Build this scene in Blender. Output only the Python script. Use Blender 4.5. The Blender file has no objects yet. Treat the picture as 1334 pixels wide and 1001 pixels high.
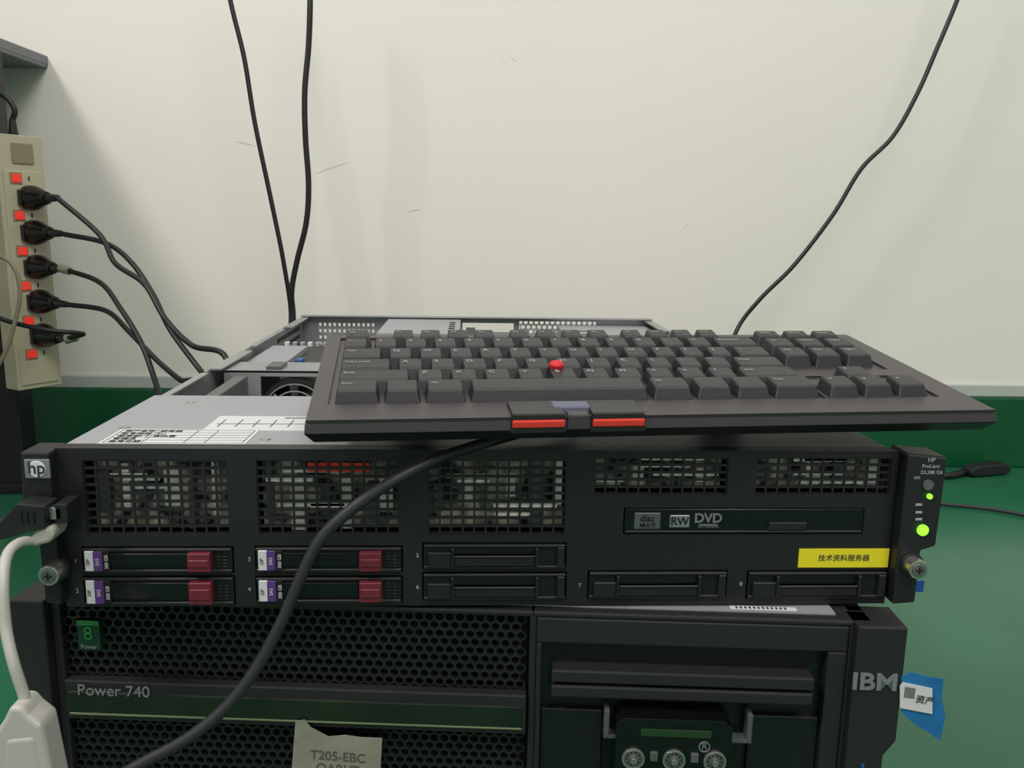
import bpy, bmesh, math, random
from mathutils import Vector, Matrix
random.seed(4)
scene=bpy.context.scene
try:
    scene.view_settings.view_transform='Standard'
except Exception: pass

# ------------------------------------------------------------ camera
FPX=1118.0; PITCH=math.radians(10.7); YAW=math.radians(2.75); ROLL=math.radians(0.95)
CAM=Vector((0.0,-0.435,0.3875))
Fw=Vector((math.sin(YAW)*math.cos(PITCH),math.cos(YAW)*math.cos(PITCH),-math.sin(PITCH)))
R0=Vector((math.cos(YAW),-math.sin(YAW),0)); U0=R0.cross(Fw)
Rt=R0*math.cos(ROLL)+U0*math.sin(ROLL); Up=Rt.cross(Fw)
cd=bpy.data.cameras.new('camera'); cam=bpy.data.objects.new('camera',cd); scene.collection.objects.link(cam)
cd.sensor_width=36; cd.lens=FPX*36/1334; cd.clip_start=0.01
m=Matrix((( Rt.x,Up.x,-Fw.x,CAM.x),(Rt.y,Up.y,-Fw.y,CAM.y),(Rt.z,Up.z,-Fw.z,CAM.z),(0,0,0,1)))
cam.matrix_world=m; scene.camera=cam

def meas(a,b,p0,n):
    """measured point: where sight line (a,b) meets the physical plane p0,n"""
    d=Fw*FPX+Rt*(a-667)-Up*(b-500.5)
    n=Vector(n); t=(Vector(p0)-CAM).dot(n)/d.dot(n)
    return CAM+d*t
def my(a,b,y): return meas(a,b,(0,y,0),(0,1,0))
def mz(a,b,z): return meas(a,b,(0,0,z),(0,0,1))

# ------------------------------------------------------------ materials
def srgb(c):
    o=[]
    for v in c:
        v/=255.0
        o.append(v/12.92 if v<=0.04045 else ((v+0.055)/1.055)**2.4)
    return tuple(o)+(1,)
def mat(name,c,rough=0.5,metal=0.0,var=0.0,vscale=40,bump=0.0,bscale=400,emit=0,spec=0.5,c2=None,coat=0):
    m=bpy.data.materials.new(name); m.use_nodes=True
    nt=m.node_tree; b=nt.nodes['Principled BSDF']
    col=srgb(c); b.inputs['Base Color'].default_value=col
    b.inputs['Roughness'].default_value=rough; b.inputs['Metallic'].default_value=metal
    b.inputs['Specular IOR Level'].default_value=spec
    b.inputs['Coat Weight'].default_value=coat
    tc=nt.nodes.new('ShaderNodeTexCoord')
    if var>0 or c2:
        n=nt.nodes.new('ShaderNodeTexNoise'); n.inputs['Scale'].default_value=vscale; n.inputs['Detail'].default_value=5
        nt.links.new(tc.outputs['Object'],n.inputs['Vector'])
        r=nt.nodes.new('ShaderNodeValToRGB')
        if c2:
            r.color_ramp.elements[0].color=col; r.color_ramp.elements[1].color=srgb(c2)
            r.color_ramp.elements[0].position=0.42; r.color_ramp.elements[1].position=0.6
        else:
            r.color_ramp.elements[0].color=tuple(x*(1-var) for x in col[:3])+(1,)
            r.color_ramp.elements[1].color=tuple(min(1,x*(1+var)) for x in col[:3])+(1,)
            r.color_ramp.elements[0].position=0.3; r.color_ramp.elements[1].position=0.7
        nt.links.new(n.outputs['Fac'],r.inputs['Fac']); nt.links.new(r.outputs['Color'],b.inputs['Base Color'])
    if bump>0:
        n=nt.nodes.new('ShaderNodeTexNoise'); n.inputs['Scale'].default_value=bscale
        nt.links.new(tc.outputs['Object'],n.inputs['Vector'])
        bp=nt.nodes.new('ShaderNodeBump'); bp.inputs['Strength'].default_value=bump; bp.inputs['Distance'].default_value=0.001
        nt.links.new(n.outputs['Fac'],bp.inputs['Height']); nt.links.new(bp.outputs['Normal'],b.inputs['Normal'])
    if emit:
        b.inputs['Emission Color'].default_value=col; b.inputs['Emission Strength'].default_value=emit
    return m
M=dict(
 wall=mat('wall_paint',(228,225,216),0.7,var=0.03,vscale=1.6,bump=0.25,bscale=25),
 scuff=mat('wall_scuff',(205,203,192),0.8),
 trim=mat('wall_trim_paint',(176,184,178),0.5),
 base=mat('baseboard_paint',(8,80,46),0.35,var=0.12,vscale=6),
 floor=mat('floor_epoxy',(36,100,72),0.22,var=0.12,vscale=5,bump=0.1,bscale=30),
 blk=mat('black_plastic',(25,26,29),0.46,bump=0.15,bscale=2500),
 blk2=mat('black_plastic_satin',(16,17,19),0.38),
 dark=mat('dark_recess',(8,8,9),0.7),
 gloss=mat('gloss_black',(13,14,16),0.18),
 bezel=mat('ibm_bezel',(31,31,33),0.5,bump=0.15,bscale=2000),
 grid=mat('mesh_black',(26,27,29),0.45),
 metal=mat('galvanised_steel',(160,163,164),0.42,metal=0.55,var=0.05,vscale=30),
 lid=mat('lid_steel',(162,164,170),0.5,metal=0.35,var=0.03,vscale=12),
 dmetal=mat('dull_steel',(104,107,108),0.45,metal=0.5,var=0.1,vscale=60),
 chrome=mat('screw_nickel',(190,188,182),0.25,metal=0.9),
 mott=mat('drive_cage_mottled_light',(30,28,26),0.5,metal=0.0,vscale=70,c2=(242,234,218)),  # cage steel, pale patches painted in for light from the open top
 cage=mat('drive_cage_painted_light',(240,236,226),0.5,metal=0.0,var=0.2,vscale=80),  # near-white colour stands in for light falling on the cage steel
 kb=mat('keyboard_case',(59,54,58),0.36,bump=0.2,bscale=1800),
 kbe=mat('keyboard_edge',(34,32,35),0.34,bump=0.1,bscale=1800),
 well=mat('key_well',(17,16,18),0.5),
 key=mat('keycap',(42,42,45),0.38,bump=0.25,bscale=3000),
 leg=mat('legend_print',(160,160,162),0.6),
 red=mat('red_rubber',(215,58,44),0.5),
 trk=mat('pointing_stick_rubber',(205,36,46),0.6),
 bluegrey=mat('button_bluegrey',(92,94,116),0.4),
 maroon=mat('latch_maroon',(104,32,48),0.4),
 white=mat('white_label',(205,205,206),0.6),
 paper=mat('note_paper',(134,134,118),0.8,var=0.1,vscale=60,bump=0.4,bscale=120),
 ink=mat('ink',(45,45,50),0.7),
 faint=mat('pencil_ink',(74,74,68),0.8),
 purple=mat('label_purple',(88,50,124),0.5),
 yellow=mat('yellow_label',(226,212,30),0.6),
 grn=mat('led_green',(120,235,40),0.4,emit=2.2),
 green=mat('badge_green',(18,50,32),0.3),
 greenlt=mat('badge_lightgreen',(40,112,58),0.4),
 badge=mat('badge_strip',(32,44,30),0.16,c2=(22,28,24),vscale=9),
 badgeline=mat('badge_line',(98,112,78),0.3),
 pcb=mat('circuit_board',(22,62,40),0.5,var=0.3,vscale=90),
 blue=mat('blue_plastic',(36,76,150),0.4),
 tape=mat('blue_tape',(24,104,160),0.6,var=0.12,vscale=60),
 strip=mat('socket_ivory',(186,180,154),0.45),
 redsw=mat('switch_red',(225,50,40),0.3,emit=0.4),
 wcable=mat('white_cable',(180,178,170),0.45),
 bcable=mat('black_cable',(20,20,22),0.45),
 plug=mat('plug_black',(15,15,17),0.3),
 gcable=mat('grey_cable',(40,41,44),0.5),
 beige=mat('beige_cable',(140,130,106),0.5),
 orange=mat('orange_part',(225,60,36),0.5),
 table=mat('table_laminate',(112,117,121),0.5,var=0.05,vscale=20),
 legm=mat('table_leg_paint',(20,20,22),0.5),
 silver=mat('badge_silver',(140,142,144),0.35,metal=0.4),
 lcd=mat('lcd_green',(36,60,34),0.2),
)

# ------------------------------------------------------------ builders
def empty(name,loc=(0,0,0),rotz=0,mw=None):
    e=bpy.data.objects.new(name,None); scene.collection.objects.link(e)
    e.empty_display_size=0.02
    if mw is not None: e.matrix_world=mw
    else:
        e.location=loc; e.rotation_euler=(0,0,rotz)
    return e
class MB:
    def __init__(s): s.bm=bmesh.new(); s.mats=[]
    def mi(s,k):
        if k not in s.mats: s.mats.append(k)
        return s.mats.index(k)
    def faces(s,vs,fs,k):
        v=[s.bm.verts.new(p) for p in vs]; i=s.mi(k)
        for f in fs:
            try:
                fc=s.bm.faces.new([v[j] for j in f]); fc.material_index=i
            except ValueError: pass
    def box(s,x0,x1,y0,y1,z0,z1,k):
        if x0>x1:x0,x1=x1,x0
        if y0>y1:y0,y1=y1,y0
        if z0>z1:z0,z1=z1,z0
        s.faces([(x0,y0,z0),(x1,y0,z0),(x1,y1,z0),(x0,y1,z0),(x0,y0,z1),(x1,y0,z1),(x1,y1,z1),(x0,y1,z1)],
          [(0,3,2,1),(4,5,6,7),(0,1,5,4),(1,2,6,5),(2,3,7,6),(3,0,4,7)],k)
    def fr(s,x0,x1,y0,y1,z0,z1,ix,iyf,iyb,k):
        s.faces([(x0,y0,z0),(x1,y0,z0),(x1,y1,z0),(x0,y1,z0),(x0+ix,y0+iyf,z1),(x1-ix,y0+iyf,z1),(x1-ix,y1-iyb,z1),(x0+ix,y1-iyb,z1)],
          [(0,3,2,1),(4,5,6,7),(0,1,5,4),(1,2,6,5),(2,3,7,6),(3,0,4,7)],k)
    def prism(s,pts,y0,y1,k):   # polygon in XZ extruded along y
        n=len(pts); a=sum(pts[i][0]*pts[(i+1)%n][1]-pts[(i+1)%n][0]*pts[i][1] for i in range(n))
        if a<0: pts=pts[::-1]
        v=[(x,y0,z) for x,z in pts]+[(x,y1,z) for x,z in pts]
        f=[tuple(range(n)),tuple(range(2*n-1,n-1,-1))]+[(i,i+n,(i+1)%n+n,(i+1)%n) for i in range(n)]
        s.faces(v,f,k)
    def cyl(s,c,ax,r,L,k,seg=20,r2=None):
        c=Vector(c); ax=Vector(ax).normalized(); r2=r if r2 is None else r2
        t=Vector((0,0,1)) if abs(ax.z)<0.9 else Vector((1,0,0))
        a=ax.cross(t).normalized(); b=ax.cross(a)
        v=[];n=seg
        for q,rr in ((0,r),(L,r2)):
            for i in range(n):
                w=2*math.pi*i/n; v.append(c+ax*q+(a*math.cos(w)+b*math.sin(w))*rr)
        s.faces(v,[tuple(range(n)),tuple(range(2*n-1,n-1,-1))]+[(i,i+n,(i+1)%n+n,(i+1)%n) for i in range(n)],k)
    def ring(s,c,r0,r1,y0,y1,k,seg=28):  # ring around Y axis
        for i in range(seg):
            w0=2*math.pi*i/seg; w1=2*math.pi*(i+1)/seg
            P=lambda r,w,y:(c[0]+r*math.cos(w),y,c[2]+r*math.sin(w))
            s.faces([P(r0,w0,y0),P(r1,w0,y0),P(r1,w1,y0),P(r0,w1,y0),P(r0,w0,y1),P(r1,w0,y1),P(r1,w1,y1),P(r0,w1,y1)],
             [(0,1,2,3),(7,6,5,4),(1,5,6,2),(0,3,7,4)],k)
    def sphere(s,c,r,k,sc=(1,1,1)):
        i=s.mi(k)
        g=bmesh.ops.create_uvsphere(s.bm,u_segments=20,v_segments=12,radius=r,matrix=Matrix.Translation(c)@Matrix.Diagonal((*sc,1)))
        for v in g['verts']:
            for f in v.link_faces: f.material_index=i; f.smooth=True
    def plate(s,x0,x1,z0,z1,holes,y0,y1,k):
        xs=sorted(set([x0,x1]+[min(max(v,x0),x1) for h in holes for v in h[:2]]))
        zs=sorted(set([z0,z1]+[min(max(v,z0),z1) for h in holes for v in h[2:]]))
        for j in range(len(zs)-1):
            zc=(zs[j]+zs[j+1])/2; st=None
            for i in range(len(xs)-1):
                xc=(xs[i]+xs[i+1])/2
                ins=any(h[0]<xc<h[1] and h[2]<zc<h[3] for h in holes)
                if not ins and st is None: st=xs[i]
                if ins and st is not None: s.box(st,xs[i],y0,y1,zs[j],zs[j+1],k); st=None
            if st is not None: s.box(st,xs[-1],y0,y1,zs[j],zs[j+1],k)
    def hexmesh(s,x0,x1,z0,z1,p,y,dep,k,t=0.78):
        R=p/math.sqrt(3); dz=R*1.5; j=0; z=z0+R
        while z<z1-R*0.6:
            x=x0+p/2+(p/2 if j%2 else 0)
            while x<x1-p*0.4:
                v=[]
                for rr,yy in ((R,y),(R*t,y),(R*t,y+dep)):
                    for i in range(6):
                        w=math.pi/6+i*math.pi/3; v.append((x+rr*math.cos(w),yy,z+rr*math.sin(w)))
                f=[(i,(i+1)%6,(i+1)%6+6,i+6) for i in range(6)]+[(i+6,(i+1)%6+6,(i+1)%6+12,i+12) for i in range(6)]
                s.faces(v,f,k); x+=p
            z+=dz; j+=1
    def done(s,name,parent=None,bevel=0,smooth=False,seg=2,loc=None):
        me=bpy.data.meshes.new(name); s.bm.normal_update()
        s.bm.to_mesh(me); s.bm.free()
        for k in s.mats: me.materials.append(M[k])
        o=bpy.data.objects.new(name,me); scene.collection.objects.link(o)
        if parent: o.parent=parent
        if smooth:
            for p in me.polygons: p.use_smooth=True
        if bevel:
            b=o.modifiers.new('bevel','BEVEL'); b.width=bevel; b.segments=seg; b.limit_method='ANGLE'; b.angle_limit=math.radians(35)
        return o
def text(s,size,loc,parent,k,name='label_text',rot=(math.pi/2,0,0),al='CENTER',ext=0.0001,sx=1,bold=0):
    c=bpy.data.curves.new(name,'FONT'); c.body=s; c.size=size; c.align_x=al; c.align_y='CENTER'; c.extrude=ext; c.offset=bold
    c.materials.append(M[k]); o=bpy.data.objects.new(name,c); scene.collection.objects.link(o)
    o.location=loc; o.rotation_euler=rot; o.scale=(sx,1,1)
    if parent: o.parent=parent
    return o
def catmull(P,n=8):
    P=[Vector(p) for p in P]; Q=[P[0]*2-P[1]]+P+[P[-1]*2-P[-2]]; out=[]
    for i in range(1,len(Q)-2):
        a,b,c,d=Q[i-1:i+3]
        for j in range(n):
            t=j/n
            out.append(0.5*((2*b)+(c-a)*t+(2*a-5*b+4*c-d)*t*t+(3*b-a-3*c+d)*t**3))
    out.append(P[-1]); return out
def cable(name,P,r,k,parent=None,n=8):
    pts=catmull(P,n); c=bpy.data.curves.new(name,'CURVE'); c.dimensions='3D'
    sp=c.splines.new('POLY'); sp.points.add(len(pts)-1)
    for i,p in enumerate(pts): sp.points[i].co=(*p,1)
    sp.use_smooth=True
    c.bevel_depth=r; c.bevel_resolution=4; c.use_fill_caps=True; c.materials.append(M[k])
    o=bpy.data.objects.new(name,c); scene.collection.objects.link(o)
    if parent: o.parent=parent
    return o

# ------------------------------------------------------------ room
b=MB(); b.box(-3,3.5,-2.5,1.3,-0.02,0,'floor'); b.done('floor')
WY=0.925; WR=math.radians(0.8)
w=empty('wall_back',(0,WY,0),WR*-1)
w2=MB(); w2.box(-3,3.5,0,0.1,0.0,2.7,'wall'); w2.done('wall_surface',w)
sc=MB()
for (x,z,l,a) in ((-0.24,0.455,0.05,0.35),(0.04,0.62,0.012,1.2),(0.055,0.63,0.010,-0.6),(-0.36,0.50,0.03,-0.2),(0.33,0.38,0.012,0.9),(-0.10,0.40,0.02,0.2)):
    dx,dz=l*math.cos(a),l*math.sin(a)
    sc.prism([(x,z),(x+dx,z+dz),(x+dx,z+dz+0.0010),(x+dx*0.5,z+dz*0.5+0.0022),(x,z+0.0012)],-0.0003,0.0005,'scuff')
sc.done('wall_scuffs',w)
w3=empty('baseboard_back',(0,WY,0),-WR)
b=MB(); b.box(-3,3.5,-0.012,0,0.0,0.118,'base'); b.done('baseboard_face',w3,bevel=0.003)
w4=empty('trim_1',(0,WY,0),-WR)
b=MB(); b.box(-3,3.5,-0.006,0,0.118,0.138,'trim'); b.done('trim_strip',w4,bevel=0.002)

# ------------------------------------------------------------ lower server (4U)
IZ=0.006; IH=0.175; IX=-0.008
ibm=empty('rack_server',(IX,0.0,IZ),math.radians(-4.6))
bpy.context.view_layer.update()
IW=Matrix.Translation((IX,0.0,IZ))@Matrix.Rotation(math.radians(-4.6),4,'Z'); IWI=IW.inverted(); INn=(IW.to_3x3()@Vector((0,1,0)))
def I(a,b_,y=0):
    p=IWI@meas(a,b_,IW@Vector((0,y,0)),INn); return p.x,p.z
gx0,gzt=I(78,803); gx1,_=I(690,812)
gzt=IH-0.003
_,zb1=I(380,893); _,zb0=I(380,943)
px0,_=I(697,900); px1,_=I(1100,900)
b=MB()
b.box(-0.218,0.218,0.03,0.72,0,IH,'metal')
b.done('chassis_body',ibm,bevel=0.001)
b=MB()
b.box(0.02,0.206,0.0065,0.16,IH,IH+0.0008,'lid')
b.box(0.150,0.186,0.0085,0.0125,IH+0.0008,IH+0.0010,'white')
for i in range(12): b.box(0.153+i*0.0024,0.1542+i*0.0024,0.0092,0.0118,IH+0.001,IH+0.0011,'ink')
b.done('top_cover_edge',ibm)
b=MB()
b.box(-0.224,0.224,0.012,0.032,0,IH,'bezel')
b.box(-0.224,0.224,0.0,0.013,IH-0.0035,IH,'bezel')
b.box(gx1,px0,0.0,0.013,0,IH,'bezel')
b.box(-0.224,gx0,0.0,0.013,0,IH,'bezel')
b.box(px1,0.224,0.0,0.013,0,IH,'bezel')
e0,_=I(1106,880)
b.prism([(e0,IH),(0.240,IH),(0.240,IH-0.066),(0.234,IH-0.075),(0.234,0),(e0,0)],-0.006,0.02,'bezel')
b.prism([(-0.224,IH),(-0.243,IH),(-0.245,IH-0.04),(-0.236,IH-0.055),(-0.236,0),(-0.224,0)],-0.006,0.02,'bezel')
b.done('bezel_frame',ibm,bevel=0.0012)
b=MB()
b.box(-0.2375,-0.2355,-0.0065,0.02,0.0,IH-0.06,'blue')
b.box(0.2225,0.2240,-0.0068,0.0,0.0,IH-0.08,'blue')
b.done('release_stripes',ibm)
b=MB()
b.hexmesh(gx0,gx1,zb1,gzt,0.0056,0.003,0.003,'grid',t=0.74)
b.hexmesh(gx0,gx1,0.0,zb0,0.0056,0.003,0.003,'grid',t=0.74)
b.done('hex_grille',ibm)
b=MB()
b.box(gx0,gx1,0.0112,0.012,0,IH-0.003,'dark')
b.done('grille_back',ibm)
b=MB()
zc=(zb0+zb1)/2
b.box(gx0+0.001,gx1-0.001,-0.003,0.010,zb0,zb1,'bezel')
b.box(gx0+0.003,gx1-0.003,-0.0042,-0.002,zb0+0.003,zb1-0.006,'badge')
b.box(gx0+0.003,gx1-0.003,-0.0046,-0.002,zb0+0.0034,zb0+0.0050,'badgeline')
b.done('badge_strip',ibm,bevel=0.0012)
tx,tz=I(148,901,-0.0045)
text('Power 740',0.0093,(tx,-0.0047,tz),ibm,'silver',ext=0.0002)
ax,az=I(100,808); bx,bz=I(132,847)
b=MB(); b.box(ax,bx,-0.0005,0.004,bz,az,'green'); b.box(ax,bx,-0.0008,0.004,az-0.0028,az,'greenlt'); b.done('power_badge',ibm)
text('8',0.011,((ax+bx)/2,-0.001,(az+bz)/2+0.001),ibm,'greenlt'); text('Power',0.0035,((ax+bx)/2,-0.001,bz+0.002),ibm,'silver')
# right panel
b=MB()
rx0,rz=I(706,838); rx1,_=I(1078,860)
_,u1=I(880,874); _,u0=I(880,890); _,v1=I(880,894); _,v0=I(880,909)
bx0,_=I(718,890); bx1,_=I(1058,890)
b.plate(px0,px1,0,IH-0.0035,[(rx0,rx1,0.004,rz)],0.0,0.012,'bezel')
b.box(bx0,bx1,-0.004,0.008,u0,u1,'bezel'); b.box(bx0,bx1,-0.004,0.008,v0,v1,'bezel')
_,w1=I(880,925)
cx0,_=I(800,960); cx1,_=I(948,960); cl,_=I(788,960); cr,_=I(975,960)
b.box(rx0,cx0-0.006,0.004,0.011,0.004,w1-0.004,'blk2'); b.box(cx1+0.012,rx1,0.004,0.011,0.004,w1-0.004,'blk2')
b.done('media_bay',ibm,bevel=0.001)
b=MB(); b.box(rx0,rx1,0.0075,0.0115,0.004,rz,'blk2'); b.done('media_bay_back',ibm)
b=MB()
pc=(cx0+cx1)/2
b.prism([(cx0,w1-0.004),(cx0+0.004,w1),(cx1-0.004,w1),(cx1,w1-0.004),(cx1,w1-0.05),(cx0,w1-0.05)],-0.010,0.006,'gloss')
b.box(cl-0.001,cl+0.0018,-0.003,0.006,w1-0.017,w1,'dmetal'); b.box(cl,cx0+0.001,-0.003,0.004,w1-0.017,w1-0.0150,'dmetal')
b.box(cr-0.0018,cr+0.001,-0.003,0.006,w1-0.017,w1,'dmetal'); b.box(cx1-0.001,cr,-0.003,0.004,w1-0.017,w1-0.0150,'dmetal')
b.box(pc-0.018,pc+0.020,-0.0105,-0.009,w1-0.010,w1-0.0058,'lcd')
for q in (-0.0215,0.0005,0.0225):
    cz=w1-0.0235
    b.ring((pc+q,0,cz),0.0050,0.0062,-0.0115,-0.009,'chrome'); b.cyl((pc+q,-0.0135,cz),(0,1,0),0.0018,0.004,'chrome')
    b.cyl((pc+q,-0.0108,cz),(0,1,0),0.0050,0.001,'dmetal')
    for j in range(10):
        w_=j*math.pi/5; b.cyl((pc+q+0.0036*math.cos(w_),-0.0111,cz+0.0036*math.sin(w_)),(0,1,0),0.0006,0.001,'dark',seg=8)
for q in (-0.0105,0.0115):
    b.box(pc+q-0.002,pc+q+0.002,-0.0118,-0.009,w1-0.024,w1-0.019,'dmetal')
b.done('operator_panel',ibm,bevel=0.0004)
text('R',0.005,(pc+0.0165,-0.0103,w1-0.015),ibm,'silver')
b=MB(); b.ring((pc+0.0165,0,w1-0.0152),0.0026,0.0031,-0.0106,-0.0099,'silver'); b.done('registered_mark',ibm)
ax,az=I(1139,889,-0.006); text('IBM',0.0135,(ax,-0.0066,az),ibm,'silver',ext=0.0003,sx=1.15,bold=0.0003)
# taped label on the right ear edge
b=MB(); tp=[I(1172,880,-0.004),I(1185,873,-0.004),I(1200,878,-0.004),I(1227,882,-0.004),I(1224,905,-0.004),I(1229,930,-0.004),I(1222,962,-0.004),I(1205,950,-0.004),I(1188,940,-0.004),I(1172,925,-0.004)]
b.prism(tp,-0.0064,-0.0060,'tape')
lp=[I(1172,894,-0.0066),I(1176,889,-0.0066),I(1214,897,-0.0066),I(1214,930,-0.0066),I(1172,922,-0.0066)]
b.prism(lp,-0.0072,-0.0066,'white')
for i in range(9):
    x,z=I(1179+i*1.6,895,-0.0072); x2,z2=I(1179+i*1.6,909,-0.0072)
    b.box(x,x+0.00028,-0.0074,-0.0071,z2-i*0.0001,z-i*0.0001,'ink')
b.done('asset_tape',ibm)
x,z=I(1205,913,-0.0074); text('资产',0.0050,(x,-0.0075,z),ibm,'ink',rot=(math.pi/2,0.15,0))
# paper note
b=MB(); b.prism([I(385,940,-0.006),I(397,938,-0.006),I(405,948,-0.006),I(428,960,-0.006),I(450,958,-0.006),I(470,961,-0.006),I(498,962,-0.006),I(494,1030,-0.006),I(378,1030,-0.006)],-0.0062,-0.0058,'paper')
b.done('paper_note',ibm)
x,z=I(440,987,-0.0062); text('T205-EBC\nQARVT',0.0078,(x,-0.0064,z-0.0035),ibm,'faint',rot=(math.pi/2,0.05,0),sx=0.95)
b=MB()
for sx in (-0.19,0.19):
    for sy in (0.06,0.66): b.cyl((sx,sy,-IZ),(0,0,1),0.012,IZ,'blk',seg=16)
b.done('feet',ibm)

# ------------------------------------------------------------ upper server (2U)
HX=0.008; HZ=0.183; HH=0.087; HWd=0.2215; HL=0.65
hp=empty('rack_server.001',(HX,0,HZ))
def H(a,b_,y=0):
    p=my(a,b_,y); return p.x-HX,p.z-HZ
def RC(x0,x1,y0,y1,y=0):
    a=H(x0,(y0+y1)/2,y)[0]; c=H(x1,(y0+y1)/2,y)[0]; m_=(x0+x1)/2
    return (a,c,H(m_,y1,y)[1],H(m_,y0,y)[1])
wins=[RC(110,297,600,697),RC(335,520,600,697),RC(558,737,600,697),RC(775,948,597,645),RC(985,1160,597,645)]
nrows=[9,9,9,5,5]
bays=[RC(107,305,712,747),RC(109,307,750,789),RC(332,525,711,746),RC(333,525,750,786),RC(550,738,707,742),RC(550,738,745,782),RC(765,947,743,780),RC(972,1154,743,780)]
opt=RC(812,1125,662,696)
b=MB()
b.plate(-HWd,HWd,0.0,HH,wins+bays+[opt],0.0,0.006,'blk')
for wn,nr in zip(wins,nrows):
    x0,x1,z0,z1=wn; holes=[]; nc=12; cw=(x1-x0)/nc; ch=(z1-z0)/nr
    for i in range(nc):
        for j in range(nr):
            holes.append((x0+i*cw+cw*0.09,x0+(i+1)*cw-cw*0.09,z0+j*ch+ch*0.16,z0+(j+1)*ch-ch*0.16))
    b.plate(x0,x1,z0,z1,holes,0.001,0.0022,'blk')
b.done('front_bezel',hp)
b=MB(); tx=[]
for n,(x0,x1,z0,z1) in enumerate(bays):
    g=0.0008; w_=x1-x0
    b.box(x0+g,x1-g,-0.0005,0.02,z0+g,z1-g,'blk2')
    b.box(x0+g,x1-g,-0.002,0.0,z0+g,z0+0.0026,'blk'); b.box(x0+g,x1-g,-0.002,0.0,z1-0.0022,z1-g,'blk')
    if n<4:
        b.box(x0+w_*0.03,x0+w_*0.145,-0.0028,0.0,z0+0.0022,z1-0.0018,'white')
        b.box(x0+w_*0.085,x0+w_*0.145,-0.003,0.0,z0+0.0022,z1-0.0018,'purple')
        b.box(x0+w_*0.145,x0+w_*0.19,-0.0028,0.0,z0+0.0022,z1-0.0018,'dark')
        b.box(x0+w_*0.15,x0+w_*0.70,-0.0018,0.0,z0+0.004,z1-0.0035,'gloss')
        b.box(x0+w_*0.71,x0+w_*0.86,-0.0055,0.0,z0+0.0026,z1-0.0022,'maroon')
        b.box(x0+w_*0.72,x0+w_*0.85,-0.0062,0.0,z0+0.0055,z1-0.0055,'maroon')
        for i in range(2):
            for j in range(5): b.box(x0+w_*(0.885+i*0.045),x0+w_*(0.915+i*0.045),-0.0012,0,z0+0.003+j*0.0019,z0+0.0042+j*0.0019,'dark')
        tx.append((x0+w_*0.055,(z0+z1)/2,'DP','ink',0.0035)); tx.append((x0+w_*0.115,(z0+z1)/2,'SAS','white',0.0035)); tx.append((x0+w_*0.175,(z0+z1)/2,'300 GB','white',0.0034))
    else:
        b.box(x0+w_*0.04,x0+w_*0.20,-0.003,0.0,z0+0.002,z0+0.0105,'blk'); 
        b.box(x0+w_*0.22,x0+w_*0.78,-0.0028,0.0,z0+0.0028,z0+0.0088,'blk'); b.box(x0+w_*0.22,x0+w_*0.78,-0.0034,0.0,z0+0.0075,z0+0.0088,'grid')
        b.box(x0+w_*0.2,x0+w_*0.22,-0.004,0.0,z0+0.002,z1-0.002,'blk')
        b.box(x0+w_*0.78,x0+w_*0.80,-0.004,0.0,z0+0.002,z1-0.002,'blk')
        for i in range(4):
            for j in range(5):
                b.cyl((x0+w_*(0.835+i*0.032),-0.0007,z0+0.003+j*0.0021),(0,1,0),0.0007,0.001,'dark',seg=6)
        b.box(x0+w_*0.93,x0+w_*0.98,-0.003,0.0,z0+0.002,z1-0.002,'blk')
b.done('drive_bays',hp,bevel=0.0003,seg=1)
for x,z,s,k,sz in tx: text(s,sz*0.75,(x,-0.0032,z),hp,k,rot=(math.pi/2,-math.pi/2,0),ext=0.00005)
for n,(x,y) in enumerate([(99,731),(101,770),(325,729),(325,768),(544,724),(544,765),(755,763),(965,761)]):
    hx,hz=H(x,y); text('%d'%(n+1),0.0032,(hx,-0.0003,hz),hp,'leg',rot=(math.pi/2,0,0))
# optical drive
x0,x1,z0,z1=opt
b=MB(); b.box(x0+0.0006,x1-0.0006,-0.0006,0.03,z0+0.0005,z1-0.0005,'gloss'); b.box(x0+0.001,x1-0.001,-0.0012,0,z0+0.001,z0+0.0022,'blk'); 
q=RC(1000,1050,680,690); b.box(q[0],q[1],-0.0016,0,q[2],q[3],'blk')
q=RC(826,860,668,689); b.box(q[0],q[1],-0.0009,0,q[2],q[3],'dmetal')
q=RC(872,898,671,687); b.box(q[0],q[1],-0.0009,0,q[2],q[3],'silver')
b.done('optical_drive',hp,bevel=0.0003,seg=1)
x,z=H(843,673); text('disc',0.005,(x,-0.001,z-0.001),hp,'blk2',bold=0.0001)
x,z=H(843,684); text('MULTI',0.003,(x,-0.001,z),hp,'blk2',bold=0.0001)
x,z=H(885,679); text('RW',0.006,(x,-0.001,z),hp,'blk2',bold=0.0001)
x,z=H(922,675); text('DVD',0.0072,(x,-0.001,z),hp,'silver',bold=0.0002,sx=1.0)
x,z=H(922,686); text('MULTI RECORDER',0.0014,(x,-0.001,z),hp,'silver')
b=MB(); x,z=H(922,684); b.cyl((x,-0.0008,z+0.0002),(0,1,0),0.0001,0.0002,'silver'); b.box(x-0.005,x+0.005,-0.0008,0,z-0.0002,z+0.0006,'silver'); b.done('dvd_logo_bar',hp)
q=RC(1040,1157,715,739); b=MB(); b.box(q[0],q[1],-0.0006,0.0001,q[2],q[3],'yellow'); b.done('name_label',hp)
text('技术资料服务器',0.0041,((q[0]+q[1])/2,-0.0007,(q[2]+q[3])/2),hp,'ink',sx=1.0)
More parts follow.
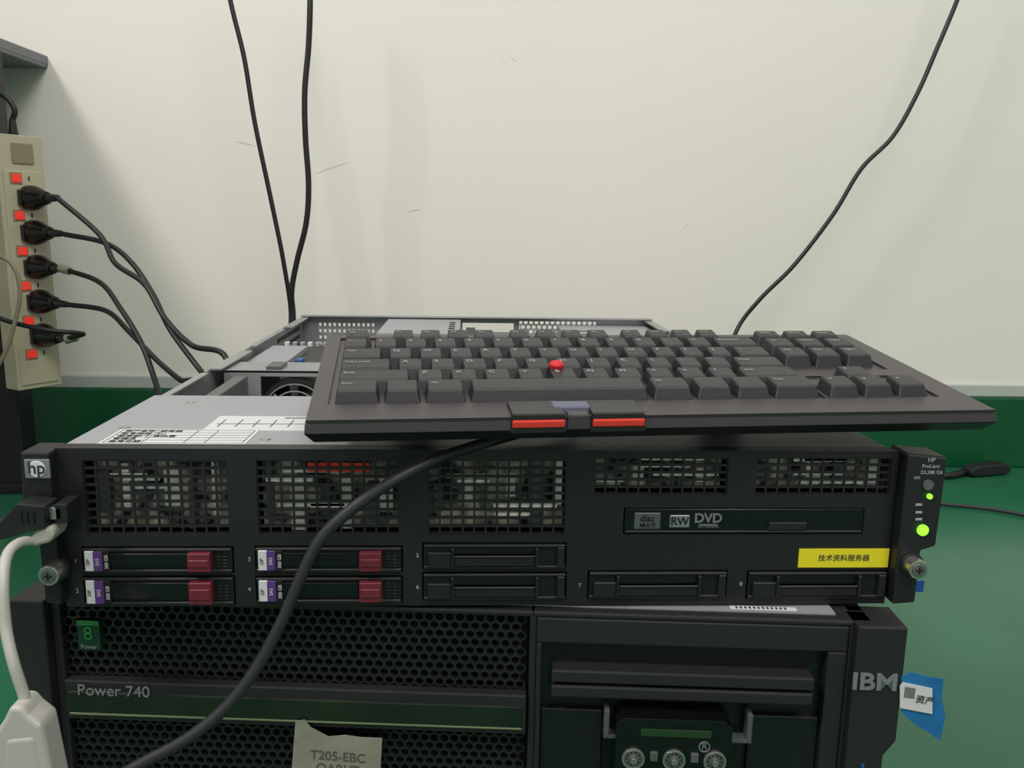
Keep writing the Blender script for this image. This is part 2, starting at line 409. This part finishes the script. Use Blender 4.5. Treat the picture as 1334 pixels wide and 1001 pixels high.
# ears
b=MB()
eL,_=H(28,620,-0.008); eLr=-HWd+0.0015
def hz(y,a=48,yy=-0.008): return H(a,y,yy)[1]
b.prism([(eLr,HH+0.0),(eL,HH+0.0),(eL-0.001,hz(655)),(eL+0.005,hz(668)),(eL+0.006,hz(786)),(eLr,hz(790))],-0.008,0.012,'blk')
b.done('ear_left',hp,bevel=0.0012)
b=MB()
eR,_=H(1230,640,-0.008); eRl=HWd+0.0004
b.prism([(eRl,HH+0.001),(eR,HH-0.001),(eR-0.001,H(1226,712,-0.008)[1]),(eR-0.009,H(1205,718,-0.008)[1]),(eR-0.009,0.004),(eRl,0.003)],-0.008,0.012,'blk')
b.done('ear_right',hp,bevel=0.0012)
b=MB()
x,z=H(49,611,-0.0085); b.box(x-0.0062,x+0.0062,-0.0092,-0.0078,z-0.005,z+0.005,'silver'); b.cyl((x,-0.0096,z),(0,1,0),0.0044,0.001,'white',seg=24)
b.done('maker_badge',hp,bevel=0.0006); text('hp',0.0088,(x,-0.0098,z+0.0006),hp,'ink',bold=0.0001,rot=(math.pi/2,0.0,0))
b=MB()
for (a,c) in ((63,751),(1197,743)):
    x,z=H(a,c,-0.016); b.cyl((x,-0.016,z),(0,1,0),0.0052,0.009,'chrome',seg=24); b.cyl((x,-0.0168,z),(0,1,0),0.0036,0.001,'dmetal',seg=20)
    b.box(x-0.0022,x+0.0022,-0.0172,-0.016,z-0.0005,z+0.0005,'dark'); b.box(x-0.0005,x+0.0005,-0.0172,-0.016,z-0.0022,z+0.0022,'dark')
    b.cyl((x,-0.009,z),(0,1,0),0.0065,0.004,'blk',seg=24)
b.done('thumb_screws',hp,bevel=0.0004,smooth=False)
b=MB()
for (a,c,r,k) in ((1202,691,0.0030,'grn'),(1211,647,0.0014,'grn'),(1209,632,0.0028,'dmetal')):
    x,z=H(a,c,-0.0085); b.cyl((x,-0.0092,z),(0,1,0),r,0.0015,k,seg=20)
for c in (658,668,677): 
    x,z=H(1198,c,-0.0085); b.box(x-0.002,x+0.0015,-0.0083,-0.0079,z-0.0006,z+0.0006,'leg')
b.done('status_leds',hp)
for a,c,s,sz in ((1214,600,'HP',0.0032),(1213,608,'ProLiant',0.0028),(1214,616,'DL288 G6',0.0028),(1195,623,'UID',0.002)):
    x,z=H(a,c,-0.0085); text(s,sz,(x,-0.0083,z),hp,'leg')
x,z=H(1186,765,-0.002); b=MB(); b.box(x-0.005,x+0.007,-0.003,-0.0024,z-0.0025,z+0.004,'blue'); b.done('cpu_sticker',hp)
# chassis tray
b=MB()
b.box(-HWd+0.002,HWd-0.002,0.006,HL,0.0,0.0015,'metal')
b.box(-HWd+0.001,-HWd+0.0022,0.006,HL,0,HH-0.004,'metal'); b.box(HWd-0.0022,HWd-0.001,0.006,HL,0,HH-0.004,'metal')
for sx in (-1,1):
    for (ya,yb,t_) in ((0.145,0.24,0.006),(0.26,0.36,0.010),(0.39,0.52,0.006),(0.54,HL,0.010)):
        xa=sx*(HWd-0.001); b.box(xa,xa-sx*t_,ya,yb,HH-0.0045,HH-0.0032,'metal')
b.done('chassis_tray',hp)
b=MB()
b.box(-HWd+0.0005,HWd-0.0005,0.0062,0.142,HH-0.0028,HH-0.0012,'lid')
b.box(-HWd+0.0005,HWd-0.0005,0.0062,0.012,HH-0.003,HH-0.0006,'blk')
b.box(-HWd,-HWd+0.001,0.0062,0.142,HH-0.02,HH-0.0013,'lid')
for (x,y) in ((-0.205,0.05),(-0.12,0.025),(-0.06,0.12),(-0.19,0.12),(-0.10,0.125)):
    b.cyl((x,y,HH-0.0012),(0,0,1),0.003,0.0006,'chrome',seg=14)
b.done('front_cover',hp,bevel=0.0005)
b=MB()
L1=(-0.160,-0.095,0.044,0.080); L2=(-0.205,-0.128,0.013,0.045)
zt=HH-0.0012
b.box(*L1,zt,zt+0.0002,'white'); b.box(L2[0],L2[1],L2[2],L2[3],zt,zt+0.0003,'white')
x0,x1,y0,y1=L2
for i in range(6): 
    yy=y0+0.002+i*(y1-y0-0.004)/5; b.box(x0+0.002,x1-0.002,yy-0.0002,yy+0.0002,zt,zt+0.0004,'ink')
for xx in (x0+0.002,x0+0.022,x0+0.044,x0+0.055,x1-0.002): b.box(xx-0.0002,xx+0.0002,y0+0.002,y1-0.002,zt,zt+0.0004,'ink')
x0,x1,y0,y1=L1
b.box(x0+0.004,x1-0.004,y0+0.015,y0+0.0155,zt,zt+0.0004,'ink')
for i in range(6): 
    xx=x0+0.006+i*0.010; b.box(xx,xx+0.0005,y0+0.008,y0+0.026,zt,zt+0.0004,'ink')
b.box(x0+0.04,x1-0.004,y1-0.006,y1-0.004,zt,zt+0.0004,'dmetal')
b.done('cover_labels',hp)
x0,x1,y0,y1=L2
for i,s in enumerate(('资产名称  服务器','型号规格  2U','使用部门  资料室','管理员','启用日期')):
    text(s,0.0042,(x0+0.004,y1-0.0048-i*0.0057,zt+0.0004),hp,'ink',rot=(0,0,0),al='LEFT')
# drive cage seen through the perforations, inside light painted into its pale colours
b=MB()
rr=random.Random(11)
for k_,wn in enumerate(wins):
    x0,x1,z0,z1=wn; H_=z1-z0
    b.box(x0,x1,0.013,0.0145,z0,HH-0.006,'mott')
    n_=6 if k_<3 else 4
    for i in range(n_):
        xx=x0+(x1-x0)*(i+rr.uniform(0.1,0.6))/n_; ww=rr.uniform(0.003,0.008)
        b.box(xx,xx+ww,rr.uniform(0.0035,0.008),0.013,z0+H_*rr.uniform(0,0.5),z0+H_*rr.uniform(0.6,1),'cage' if i%2 else 'dmetal')
    for i in range(4):
        zz=z0+H_*rr.uniform(0.2,0.97); xa=x0+(x1-x0)*rr.uniform(0,0.5); b.box(xa,xa+(x1-x0)*rr.uniform(0.2,0.5),0.0028,0.004,zz,zz+0.0022,'cage')
x0,x1,z0,z1=wins[1]; b.box(x0+0.026,x0+0.058,0.0025,0.004,z1-0.0070,z1-0.002,'orange')
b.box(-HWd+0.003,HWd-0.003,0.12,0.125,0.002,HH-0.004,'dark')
b.done('drive_cage',hp)
# fan wall
b=MB()
fy=0.27
b.plate(-HWd+0.01,HWd-0.01,0.003,HH-0.006,[(-0.185+i*0.064+0.003,-0.185+i*0.064+0.059,0.012,0.076) for i in range(6)],fy,fy+0.003,'metal')
b.box(-HWd+0.01,HWd-0.01,fy,fy+0.045,HH-0.008,HH-0.0065,'metal')
for i in range(6):
    cx=-0.185+i*0.064+0.031; cz=0.044
    b.ring((cx,0,cz),0.026,0.030,fy+0.001,fy+0.03,'blk'); b.ring((cx,0,cz),0.0195,0.0205,fy-0.002,fy-0.001,'chrome'); b.ring((cx,0,cz),0.0255,0.0265,fy-0.002,fy-0.001,'chrome'); b.ring((cx,0,cz),0.0125,0.0135,fy-0.002,fy-0.001,'chrome')
    b.cyl((cx,fy+0.004,cz),(0,1,0),0.011,0.02,'blk2',seg=20)
    for j in range(7):
        w_=2*math.pi*j/7; b.faces([(cx+0.010*math.cos(w_),fy+0.004,cz+0.010*math.sin(w_)),(cx+0.0255*math.cos(w_),fy+0.004,cz+0.0255*math.sin(w_)),(cx+0.0255*math.cos(w_+0.7),fy+0.016,cz+0.0255*math.sin(w_+0.7)),(cx+0.010*math.cos(w_+0.7),fy+0.016,cz+0.010*math.sin(w_+0.7))],[(0,1,2,3)],'blk')
    for w_ in (0.78,2.35,3.92,5.5): b.cyl((cx,fy-0.0015,cz),(math.cos(w_),0,math.sin(w_)),0.0006,0.024,'chrome',seg=6)
    b.box(cx-0.024,cx-0.012,fy+0.004,fy+0.030,HH-0.0065,HH-0.0035,'dmetal')
b.done('fan_wall',hp)
b=MB()
b.box(-0.205,0.205,0.15,0.262,0.03,0.055,'metal'); b.box(-0.20,-0.06,0.16,0.25,0.055,0.0565,'lid')
b.box(-0.20,-0.19,0.15,0.262,0.055,0.078,'dmetal')
b.done('drive_cage_top',hp,bevel=0.0008)
b=MB()
b.box(-0.20,0.20,0.33,0.62,0.004,0.006,'pcb')
for i in range(9): b.box(-0.03+i*0.009,-0.027+i*0.009,0.35,0.48,0.006,0.036,'pcb' if i%2 else 'blk')
b.box(-0.12,-0.05,0.36,0.45,0.006,0.06,'dmetal'); b.box(0.09,0.16,0.36,0.45,0.006,0.06,'dmetal')
b.box(-0.21,-0.175,0.31,0.44,0.02,0.077,'lid'); b.box(-0.205,-0.13,0.35,0.47,0.066,0.072,'blk')
b.box(-0.165,-0.160,0.33,0.345,0.07,0.080,'blue'); b.box(-0.04,-0.034,0.40,0.415,0.07,0.080,'blue')
for i in range(16): b.box(-0.205+i*0.008,-0.2005+i*0.008,0.47,0.478,0.05,0.076,'lid' if i%3 else 'white')
b.done('mainboard',hp,bevel=0.0005)
b=MB()
b.box(-0.112,-0.022,0.50,HL-0.003,0.004,HH-0.004,'lid')
b.box(0.10,0.212,0.50,HL-0.003,0.02,HH-0.010,'lid')
for i in range(3): b.box(0.12,0.15,0.52+i*0.03,0.525+i*0.03,HH-0.010,HH-0.0096,'dark')
for i in range(5): b.box(-0.035,-0.028,0.52+i*0.02,0.53+i*0.02,HH-0.004,HH-0.0036,'dark')
b.box(-0.018,0.05,0.46,0.60,0.05,0.068,'pcb'); b.box(0.0,0.035,0.50,0.56,0.068,0.078,'dmetal'); b.box(-0.015,-0.004,0.47,0.6,0.06,0.078,'blk')
b.done('power_supply_and_cards',hp,bevel=0.0008)
b=MB()
b.plate(-HWd+0.001,HWd-0.001,0.0,HH-0.002,[(-0.02,0.045,0.055,0.078),(0.052,0.150,0.055,HH-0.006)]+[(-0.20+i*0.006,-0.197+i*0.006,0.04+j*0.008,0.044+j*0.008) for i in range(12) for j in range(5)],HL-0.002,HL,'metal')
b.box(-HWd+0.001,HWd-0.001,HL-0.012,HL,HH-0.0022,HH-0.001,'metal')
b.done('rear_panel',hp)
b=MB(); b.hexmesh(0.050,0.152,0.052,HH-0.003,0.0068,HL-0.003,0.001,'metal',t=0.72); b.done('rear_vent_mesh',hp)
b=MB()
for sx in (-1,1):
    for j in range(3):
        for i in range(14):
            x=sx*(HWd-0.0023); b.box(x,x-sx*0.0003,0.50+i*0.009,0.505+i*0.009,0.05+j*0.010,0.055+j*0.010,'dark')
b.done('side_vents',hp)
# front usb plugs
usb=empty('usb_plug',(0,0,0))
b=MB()
b.prism([tuple(my(66,655,-0.02).xz),tuple(my(30,652,-0.02).xz),tuple(my(8,676,-0.02).xz),tuple(my(-12,682,-0.02).xz),tuple(my(-12,698,-0.02).xz),tuple(my(10,698,-0.02).xz),tuple(my(40,690,-0.02).xz),tuple(my(66,682,-0.02).xz)],-0.026,-0.012,'blk')
for i in range(3):
    q0=my(34+i*8,660,-0.02); b.box(q0.x,q0.x+0.001,-0.0266,-0.012,q0.z-0.007,q0.z,'blk2')
q0=my(66,668,-0.02); b.box(q0.x,q0.x+0.006,-0.022,-0.015,q0.z-0.003,q0.z+0.003,'chrome'); 
b.box(q0.x+0.003,q0.x+0.009,-0.022,-0.0078,q0.z-0.005,q0.z+0.005,'blk')
b.done('plug_body',usb,bevel=0.0014)
cable('plug_lead',[my(-8,690,-0.02),my(-40,705,-0.02),my(-90,760,-0.02),my(-130,860,-0.01)],0.0024,'bcable',usb)

ad=empty('usb_adapter_cable')
b=MB()
b.prism([tuple(my(74,682,-0.02).xz),tuple(my(52,688,-0.02).xz),tuple(my(41,699,-0.02).xz),tuple(my(46,710,-0.02).xz),tuple(my(70,704,-0.02).xz),tuple(my(76,694,-0.02).xz)],-0.024,-0.0085,'wcable')
b.done('white_plug',ad,bevel=0.0018)
cable('lead',[my(50,704,-0.018),my(25,708,-0.03),my(9,725,-0.04),my(4,765,-0.05),my(8,820,-0.055),my(18,865,-0.06),my(31,905,-0.06),my(36,925,-0.06)],0.0026,'wcable',ad)
b=MB()
pts=[(25,908),(40,908),(49,919),(66,932),(82,1010),(88,1045),(8,1060),(2,1000),(7,940),(17,925)]
b.prism([tuple(my(x,y,-0.06).xz) for x,y in pts],-0.069,-0.053,'wcable')
b.prism([tuple(my(x,y,-0.06).xz) for x,y in [(20,948),(58,944),(68,1000),(18,1006)]],-0.0696,-0.053,'wcable')
b.done('adapter_body',ad,bevel=0.0022,seg=3)

# ------------------------------------------------------------ keyboard
KD=0.156
zf=HZ+HH+0.0245; 
FLp=meas(398,548,(0,0,zf),(0,0,1)); FRp=meas(1297,534,(0,0,zf+0.0),(0,0,1))
ang=math.atan2(FRp.y-FLp.y,FRp.x-FLp.x); KW=(FRp-FLp).length
tilt=math.radians(7.2)
Kmat=Matrix.Translation(FLp)@Matrix.Rotation(ang,4,'Z')@Matrix.Rotation(tilt,4,'X')
kb=empty('keyboard',mw=Kmat)
s_=KW/0.368
b=MB()
def rim(x0,x1,y0,y1,z0,z1,k): b.box(x0,x1,y0,y1,z0,z1,k)
well=(0.009*s_,0.350*s_,0.022,0.150)
wl,wr,wf,wb=well
rim(0,KW,0,wf,-0.006,0,'kb'); rim(0,KW,wb,KD,-0.006,0,'kb'); rim(0,wl,wf,wb,-0.006,0,'kb'); rim(wr,KW,wf,wb,-0.006,0,'kb')
b.done('case_frame',kb)
b=MB()
b.faces([(0,0,-0.006),(KW,0,-0.006),(KW,KD,-0.006),(0,KD,-0.006),(0.001,-0.001,0.0),(KW-0.001,-0.001,0.0)],[(0,1,5,4)],'kb')
b.fr(-0.0008,KW+0.0008,-0.002,KD+0.001,-0.0065,-0.0012,0.0004,0.0014,0.0004,'kb')
b.faces([(0.003,0.004,-0.0128),(KW-0.003,0.004,-0.0128),(KW-0.003,KD-0.003,-0.0128),(0.003,KD-0.003,-0.0128),
         (-0.0008,-0.002,-0.0065),(KW+0.0008,-0.002,-0.0065),(KW+0.0008,KD+0.001,-0.0065),(-0.0008,KD+0.001,-0.0065)],
        [(0,3,2,1),(0,1,5,4),(1,2,6,5),(2,3,7,6),(3,0,4,7)],'kbe')
b.done('case_shell',kb,bevel=0.0006)
b=MB()
b.box(wl,wr,wf,wb,-0.0060,-0.0045,'well')
b.box(0.281*s_+0.0005,0.2835*s_,wf,wb,-0.005,0.0,'kb')
b.box(0.2835*s_,wr,0.022+0.0395,0.022+0.0515,-0.005,0.0,'kb')
b.done('key_well',kb)
keys=[]
U_=0.0193*s_; X0=0.011*s_; X1=0.2805*s_; P=0.0195
def row(r,edges_w,x=X0,xe=None):
    y=wf+0.002+r*P
    xe=X1 if xe is None else xe
    tot=sum(edges_w); sc=(xe-x)/tot; 
    for w_ in edges_w:
        keys.append((x,x+w_*sc,y,y+P,r,w_)); x+=w_*sc
E=[.011,.0365,.058,.082,.182,.207,.230,.252,.281]
y=wf+0.002
for i in range(8): keys.append((E[i]*s_,E[i+1]*s_,y,y+P,0,1.2 if i!=3 else 5))
row(1,[2.25]+[1]*10+[2.0]); row(2,[1.75]+[1]*11+[2.0-0.2]); row(3,[1.5]+[1]*12+[1.4]); row(4,[1]*13+[1.7])
y5=wf+0.002+5*P+0.001
keys.append((X0,X0+U_,y5,y5+0.0175,5,1))
for g in range(3):
    for i in range(4):
        x=X0+U_*1.55+g*(4.25*0.0175*s_+0.001)+i*0.0175*s_; keys.append((x,x+0.0175*s_,y5,y5+0.0175,5,1))
AX=0.2845*s_; AU=0.0208*s_
for i in range(3): keys.append((AX+i*AU,AX+(i+1)*AU,wf+0.002,wf+0.002+P,0,1))
keys.append((AX+AU,AX+2*AU,wf+0.002+P,wf+0.002+2*P,1,1))
for r in (3,4):
    for i in range(3): keys.append((AX+i*AU,AX+(i+1)*AU,wf+0.002+r*P-0.002,wf+0.002+(r+1)*P-0.002,r,1))
for i in range(3): keys.append((AX+i*AU,AX+(i+1)*AU,y5-0.001,y5+0.014,5,1))
b=MB()
zt_=0.0066
for (x0,x1,y0,y1,r,w_) in keys:
    g=0.0004; ins=0.0029; dz=[-0.0008,-0.0012,-0.0008,0,0.0008,0.0012][r]
    v=[(x0+g,y0+g,-0.0045),(x1-g,y0+g,-0.0045),(x1-g,y1-g,-0.0045),(x0+g,y1-g,-0.0045),
       (x0+ins,y0+0.0044,zt_+dz-0.0006),(x1-ins,y0+0.0044,zt_+dz-0.0006),(x1-ins,y1-0.0014,zt_+dz+0.0006),(x0+ins,y1-0.0014,zt_+dz+0.0006)]
    b.faces(v,[(0,3,2,1),(4,5,6,7),(0,1,5,4),(1,2,6,5),(2,3,7,6),(3,0,4,7)],'key')
b.done('keycaps',kb,bevel=0.0009,seg=3)
leg={0:['Ctrl','','Alt','','Alt','','','Ctrl','<','v','>'],1:['Shift']+list('ZXCVBNM<>?')+['Shift','^'],2:['Caps Lock']+list('ASDFGHJKL;')+['"','Enter'],3:['Tab']+list('QWERTYUIOP')+['[',']','\\','Del','End','PgDn'],4:['~']+list('1234567890-=')+['Backspace','Ins','Home','PgUp'],5:['Esc']+['F%d'%i for i in range(1,13)]+['PrtSc','ScrLk','Pause']}
cnt={}
for (x0,x1,y0,y1,r,w_) in keys:
    i=cnt.get(r,0); cnt[r]=i+1; dz=[-0.0008,-0.0012,-0.0008,0,0.0008,0.0012][r]
    if i<len(leg[r]) and leg[r][i]:
        s=leg[r][i]; text(s,0.0050 if len(s)==1 else 0.0032,(x0+0.0044,y1-0.0066,zt_+dz+0.00045),kb,'leg',name='key_legend',rot=(math.atan2(0.0012,0.0137),0,0),al='LEFT',ext=0.00004)
# pointing stick
row1y=wf+0.002+2*P
b=MB(); gx=X0+ (X1-X0)*((1.75+5)/14.55)
b.cyl((gx,row1y,-0.003),(0,0,1),0.0022,0.009,'blk2',seg=14); b.cyl((gx,row1y,0.0050),(0,0,1),0.0036,0.0024,'trk',seg=20,r2=0.0042); b.sphere((gx,row1y,0.0074),0.0042,'trk',(1,1,0.6))
b.done('pointing_stick',kb)
def kx(px_): 
    s=(px_-400)/897.0; return KW*s*0.43/(0.48-0.05*s)
b=MB()
for (a,c) in ((667,735),(771,838)):
    x0,x1=kx(a),kx(c)
    b.fr(x0-0.001,x1+0.001,-0.003,0.019,-0.0075,0.0022,0.001,0.001,0.001,'kbe')
    b.box(x0,x1,-0.0036,-0.0015,-0.0046,-0.0008,'red')
b.fr(kx(722),kx(775),0.006,0.017,-0.002,0.0026,0.001,0.001,0.001,'bluegrey')
b.fr(kx(738),kx(768),-0.003,0.006,-0.006,0.0015,0.0005,0.001,0.001,'kb')
b.done('pointing_buttons',kb,bevel=0.0007)
b=MB()
for i in range(3): b.cyl((0.290*s_+i*0.012,wb+0.0025,0),(0,0,1),0.0007,0.0002,'leg',seg=8)
b.done('lock_leds',kb)
# underside pan and feet
b=MB()
b.fr(0.05,KW-0.06,0.028,0.12,-0.0200,-0.0125,-0.012,-0.01,-0.01,'kbe')
b.cyl((0.03,0.045,-0.019),(0,0,1),0.005,0.008,'blk',seg=14); b.cyl((KW-0.10,0.04,-0.019),(0,0,1),0.005,0.008,'blk',seg=14)
b.fr(0.04,0.07,0.118,0.124,-0.0392,-0.012,0.002,0,0,'blk'); b.fr(KW-0.12,KW-0.09,0.110,0.116,-0.0388,-0.012,0.002,0,0,'blk')
b.done('underside_feet',kb,bevel=0.0006)
# keyboard lead
cable('keyboard_lead',[Vector((0.06,0.05,HZ+HH+0.006)),Vector((0.02,0.012,HZ+HH+0.0045)),my(597,588,-0.007),my(560,602,-0.016),my(510,628,-0.024),my(458,664,-0.027),my(418,702,-0.029),my(392,752,-0.031),my(368,808,-0.033),my(336,868,-0.036),my(296,920,-0.040),my(245,962,-0.044),my(190,992,-0.046),my(120,1030,-0.05),my(40,1070,-0.06)],0.0030,'gcable')

# ------------------------------------------------------------ hanging cables behind
def drop(P,y,ends):
    return [my(a,c,y) for a,c in P]+[Vector(e) for e in ends]
yc=0.80
top=[my(285,-90,yc)]
cable('hanging_cable',top+drop([(300,0),(318,75),(332,160),(353,260),(370,345),(379,418)],yc,[(-0.27,yc-0.02,0.17),(-0.29,yc-0.03,0.05),(-0.24,yc-0.03,0.006)]),0.0033,'bcable')
cable('hanging_cable.001',[my(404,-90,yc)]+drop([(404,0),(402,60),(397,120),(398,180),(402,240),(399,290),(387,340),(380,380),(382,418)],yc-0.01,[(-0.255,yc-0.03,0.17),(-0.25,yc-0.04,0.05),(-0.20,yc-0.04,0.006)]),0.0040,'bcable')
cable('hanging_cable.002',[my(1280,-90,yc+0.02)]+drop([(1247,0),(1222,60),(1195,122),(1163,178),(1122,220),(1085,280),(1035,345),(990,390),(960,430)],yc+0.02,[(0.37,yc-0.02,0.18),(0.34,yc-0.03,0.06),(0.3,yc-0.03,0.006)]),0.0032,'bcable')

# ------------------------------------------------------------ table
tz_=0.60
c0=mz(62,99,tz_); c0.x+=0.034
tb=empty('table')
b=MB()
b.box(c0.x-0.9,c0.x,0.1,c0.y,tz_,tz_+0.018,'table'); b.box(c0.x-0.9,c0.x+0.001,0.1,c0.y+0.001,tz_+0.004,tz_+0.018,'table')
b.done('table_top',tb,bevel=0.002)
lx=my(30,560,0.80).x
b=MB()
b.box(lx-0.022,lx+0.018,0.76,0.80,0.012,tz_,'legm'); b.box(lx-0.022,lx+0.018,0.20,0.24,0.012,tz_,'legm')
b.box(lx-0.03,lx+0.026,0.752,0.808,0.0,0.014,'legm'); b.box(lx-0.03,lx+0.026,0.192,0.248,0.0,0.014,'legm')
b.box(lx-0.80,lx-0.76,0.76,0.80,0,tz_,'legm'); b.box(lx-0.80,lx-0.76,0.20,0.24,0,tz_,'legm')
b.box(lx-0.76,lx-0.02,0.775,0.785,tz_-0.05,tz_,'legm'); b.box(lx-0.012,lx+0.008,0.24,0.76,tz_-0.035,tz_,'legm')
b.done('table_frame',tb,bevel=0.002)

# ------------------------------------------------------------ power strip on the leg
sy=0.735
T=my(24,176,sy); Bm=my(42,505,sy); sh=T.z-Bm.z; sxm=(T.x+Bm.x)/2
sa=math.radians(56)
SX=sxm+0.006
st=empty('power_strip',(SX,sy,Bm.z),sa)
b=MB()
b.box(-0.030,0.030,0.0,0.030,0,sh,'strip')
b.box(-0.025,0.025,-0.002,0.001,0.006,sh-0.045,'strip'); b.box(-0.012,0.016,-0.0022,0.0,sh-0.036,sh-0.010,'beige')
b.cyl((0.0,0.012,sh),(0,0,1),0.006,0.02,'bcable',seg=14,r2=0.004)
b.done('strip_body',st,bevel=0.0035,seg=3)
SWi=Matrix.Translation((SX,sy,Bm.z))@Matrix.Rotation(sa,4,'Z')
e_=SWi@Vector((0,0.012,sh+0.018))
o=cable('strip_lead',[e_,e_+Vector((0.004,0,0.015)),e_+Vector((-0.01,0,0.032)),e_+Vector((-0.035,0,0.03)),e_+Vector((-0.09,0.0,-0.02))],0.0036,'bcable'); o.parent=st; o.matrix_parent_inverse=SWi.inverted()
ys_plug=[258,303,348,393,437]; ys_sw=[233,281,327,372,417,460]
def stz(py): return my(40,py,sy).z-Bm.z
b=MB()
for y_ in ys_sw:
    z=stz(y_); b.box(-0.016,-0.004,-0.0045,0,z-0.0052,z+0.0052,'redsw'); b.box(-0.018,-0.002,-0.003,0,z-0.0075,z+0.0075,'beige')
    b.box(0.006,0.008,-0.0026,0,z-0.003,z+0.003,'dark')
b.done('switches',st,bevel=0.0006)
b=MB(); ends=[]
for y_ in ys_plug:
    z=stz(y_)
    b.cyl((0.006,-0.002,z),(0,-1,0),0.0165,0.012,'plug',seg=24,r2=0.0155)
    b.cyl((0.006,-0.014,z),(0,-1,0),0.0155,0.024,'plug',seg=24,r2=0.0085)
    b.box(0.006-0.017,0.006+0.004,-0.010,-0.003,z-0.010,z+0.010,'plug')
    b.cyl((0.006,-0.038,z),(0,-1,0),0.0080,0.004,'plug',seg=16,r2=0.0080)
    b.cyl((0.006,-0.040,z),(0,-1,0),0.0060,0.026,'plug',seg=16,r2=0.0040)
    ends.append(SWi@Vector((0.006,-0.064,z)))
b.done('plugs',st,bevel=0.001)
paths=[[(130,306),(150,343),(188,370),(215,415),(250,450),(295,468)],
 [(138,317),(172,343),(200,385),(222,430),(262,484),(275,500)],
 [(130,368),(157,402),(183,445),(200,490),(208,520),(212,560)],
 [(138,405),(168,432),(205,470),(235,495),(255,505)]]
for i,pp in enumerate(paths):
    n=len(pp); y0=ends[i].y
    P_=[ends[i]]+[my(a,c,y0+(0.52-y0)*(j+1)/n) for j,(a,c) in enumerate(pp)]
    last=P_[-1]; 
    if i!=2: P_.append(Vector((last.x+0.0,0.50,last.z-0.08))); P_.append(Vector((last.x-0.01,0.50,0.006)))
    else: P_.append(Vector((last.x,last.y,0.02)))
    cable('plug_cord_%d'%(i+1),P_,0.0033,'bcable')
for nm in list(bpy.data.objects):
    if nm.name.startswith('plug_cord_'): nm.parent=st; nm.matrix_parent_inverse=SWi.inverted()
c=cable('plug_cord_5',[ends[4]+Vector((-0.005,0,0)),my(108,436,0.69),my(100,434,0.675),my(60,430,0.66),my(15,420,0.66),my(-20,408,0.66),my(-80,395,0.67)],0.003,'bcable'); c.parent=st; c.matrix_parent_inverse=SWi.inverted()
for (p,q_) in ((ends[2],my(130,368,ends[2].y+(0.52-ends[2].y)/6)),(ends[4],my(110,437,ends[4].y))):
    b=MB(); d=(q_-p).normalized(); b.cyl(p-d*0.004,d,0.0060,0.016,'paper',seg=12,r2=0.0052); o=b.done('lead_wrap',None); o.parent=st; o.matrix_parent_inverse=SWi.inverted()
cable('beige_cable',[my(-30,335,0.65),my(2,335,0.65),my(20,352,0.65),my(26,385,0.65),my(18,425,0.65),my(4,465,0.65),my(-30,520,0.65),Vector((-0.72,0.65,0.006))],0.0026,'beige')
# ------------------------------------------------------------ floor cables on the right
fl=[mz(a,c,0.006) for a,c in ((1200,612),(1232,620),(1265,613),(1300,602),(1345,600),(1420,596))]
cable('floor_cable',fl,0.0055,'bcable')
b=MB(); q0=mz(1262,612,0.012)
b.prism([(-0.034,0.004),(-0.022,0.001),(0.036,0.0),(0.046,0.005),(0.046,0.014),(0.034,0.019),(-0.018,0.019),(-0.034,0.013)],-0.011,0.011,'blk'); o=b.done('power_connector',None,bevel=0.003); o.location=(q0.x+0.03,q0.y+0.01,0.0); o.rotation_euler=(0,0,0.25)
cable('network_cable',[mz(a,c,0.004) for a,c in ((1180,650),(1230,657),(1280,662),(1334,671),(1420,690))],0.0025,'gcable')

# ------------------------------------------------------------ lights
def area(name,loc,size,sy_,power,col,tgt):
    l=bpy.data.lights.new(name,'AREA'); l.shape='RECTANGLE'; l.size=size; l.size_y=sy_; l.energy=power; l.color=col
    o=bpy.data.objects.new(name,l); scene.collection.objects.link(o); o.location=loc
    o.rotation_euler=(Vector(tgt)-Vector(loc)).to_track_quat('-Z','Y').to_euler(); return o
area('ceiling_light',(-1.5,-0.7,2.3),0.5,0.4,34,(1.0,0.97,0.93),(0.1,0.8,0.3))
area('ceiling_light.001',(0.6,-1.5,2.55),1.2,1.2,46,(1.0,0.98,0.93),(0.1,0.9,0.5))
wd=bpy.data.worlds.new('world'); scene.world=wd; wd.use_nodes=True
wd.node_tree.nodes['Background'].inputs['Color'].default_value=(0.97,0.98,0.93,1); wd.node_tree.nodes['Background'].inputs['Strength'].default_value=0.46
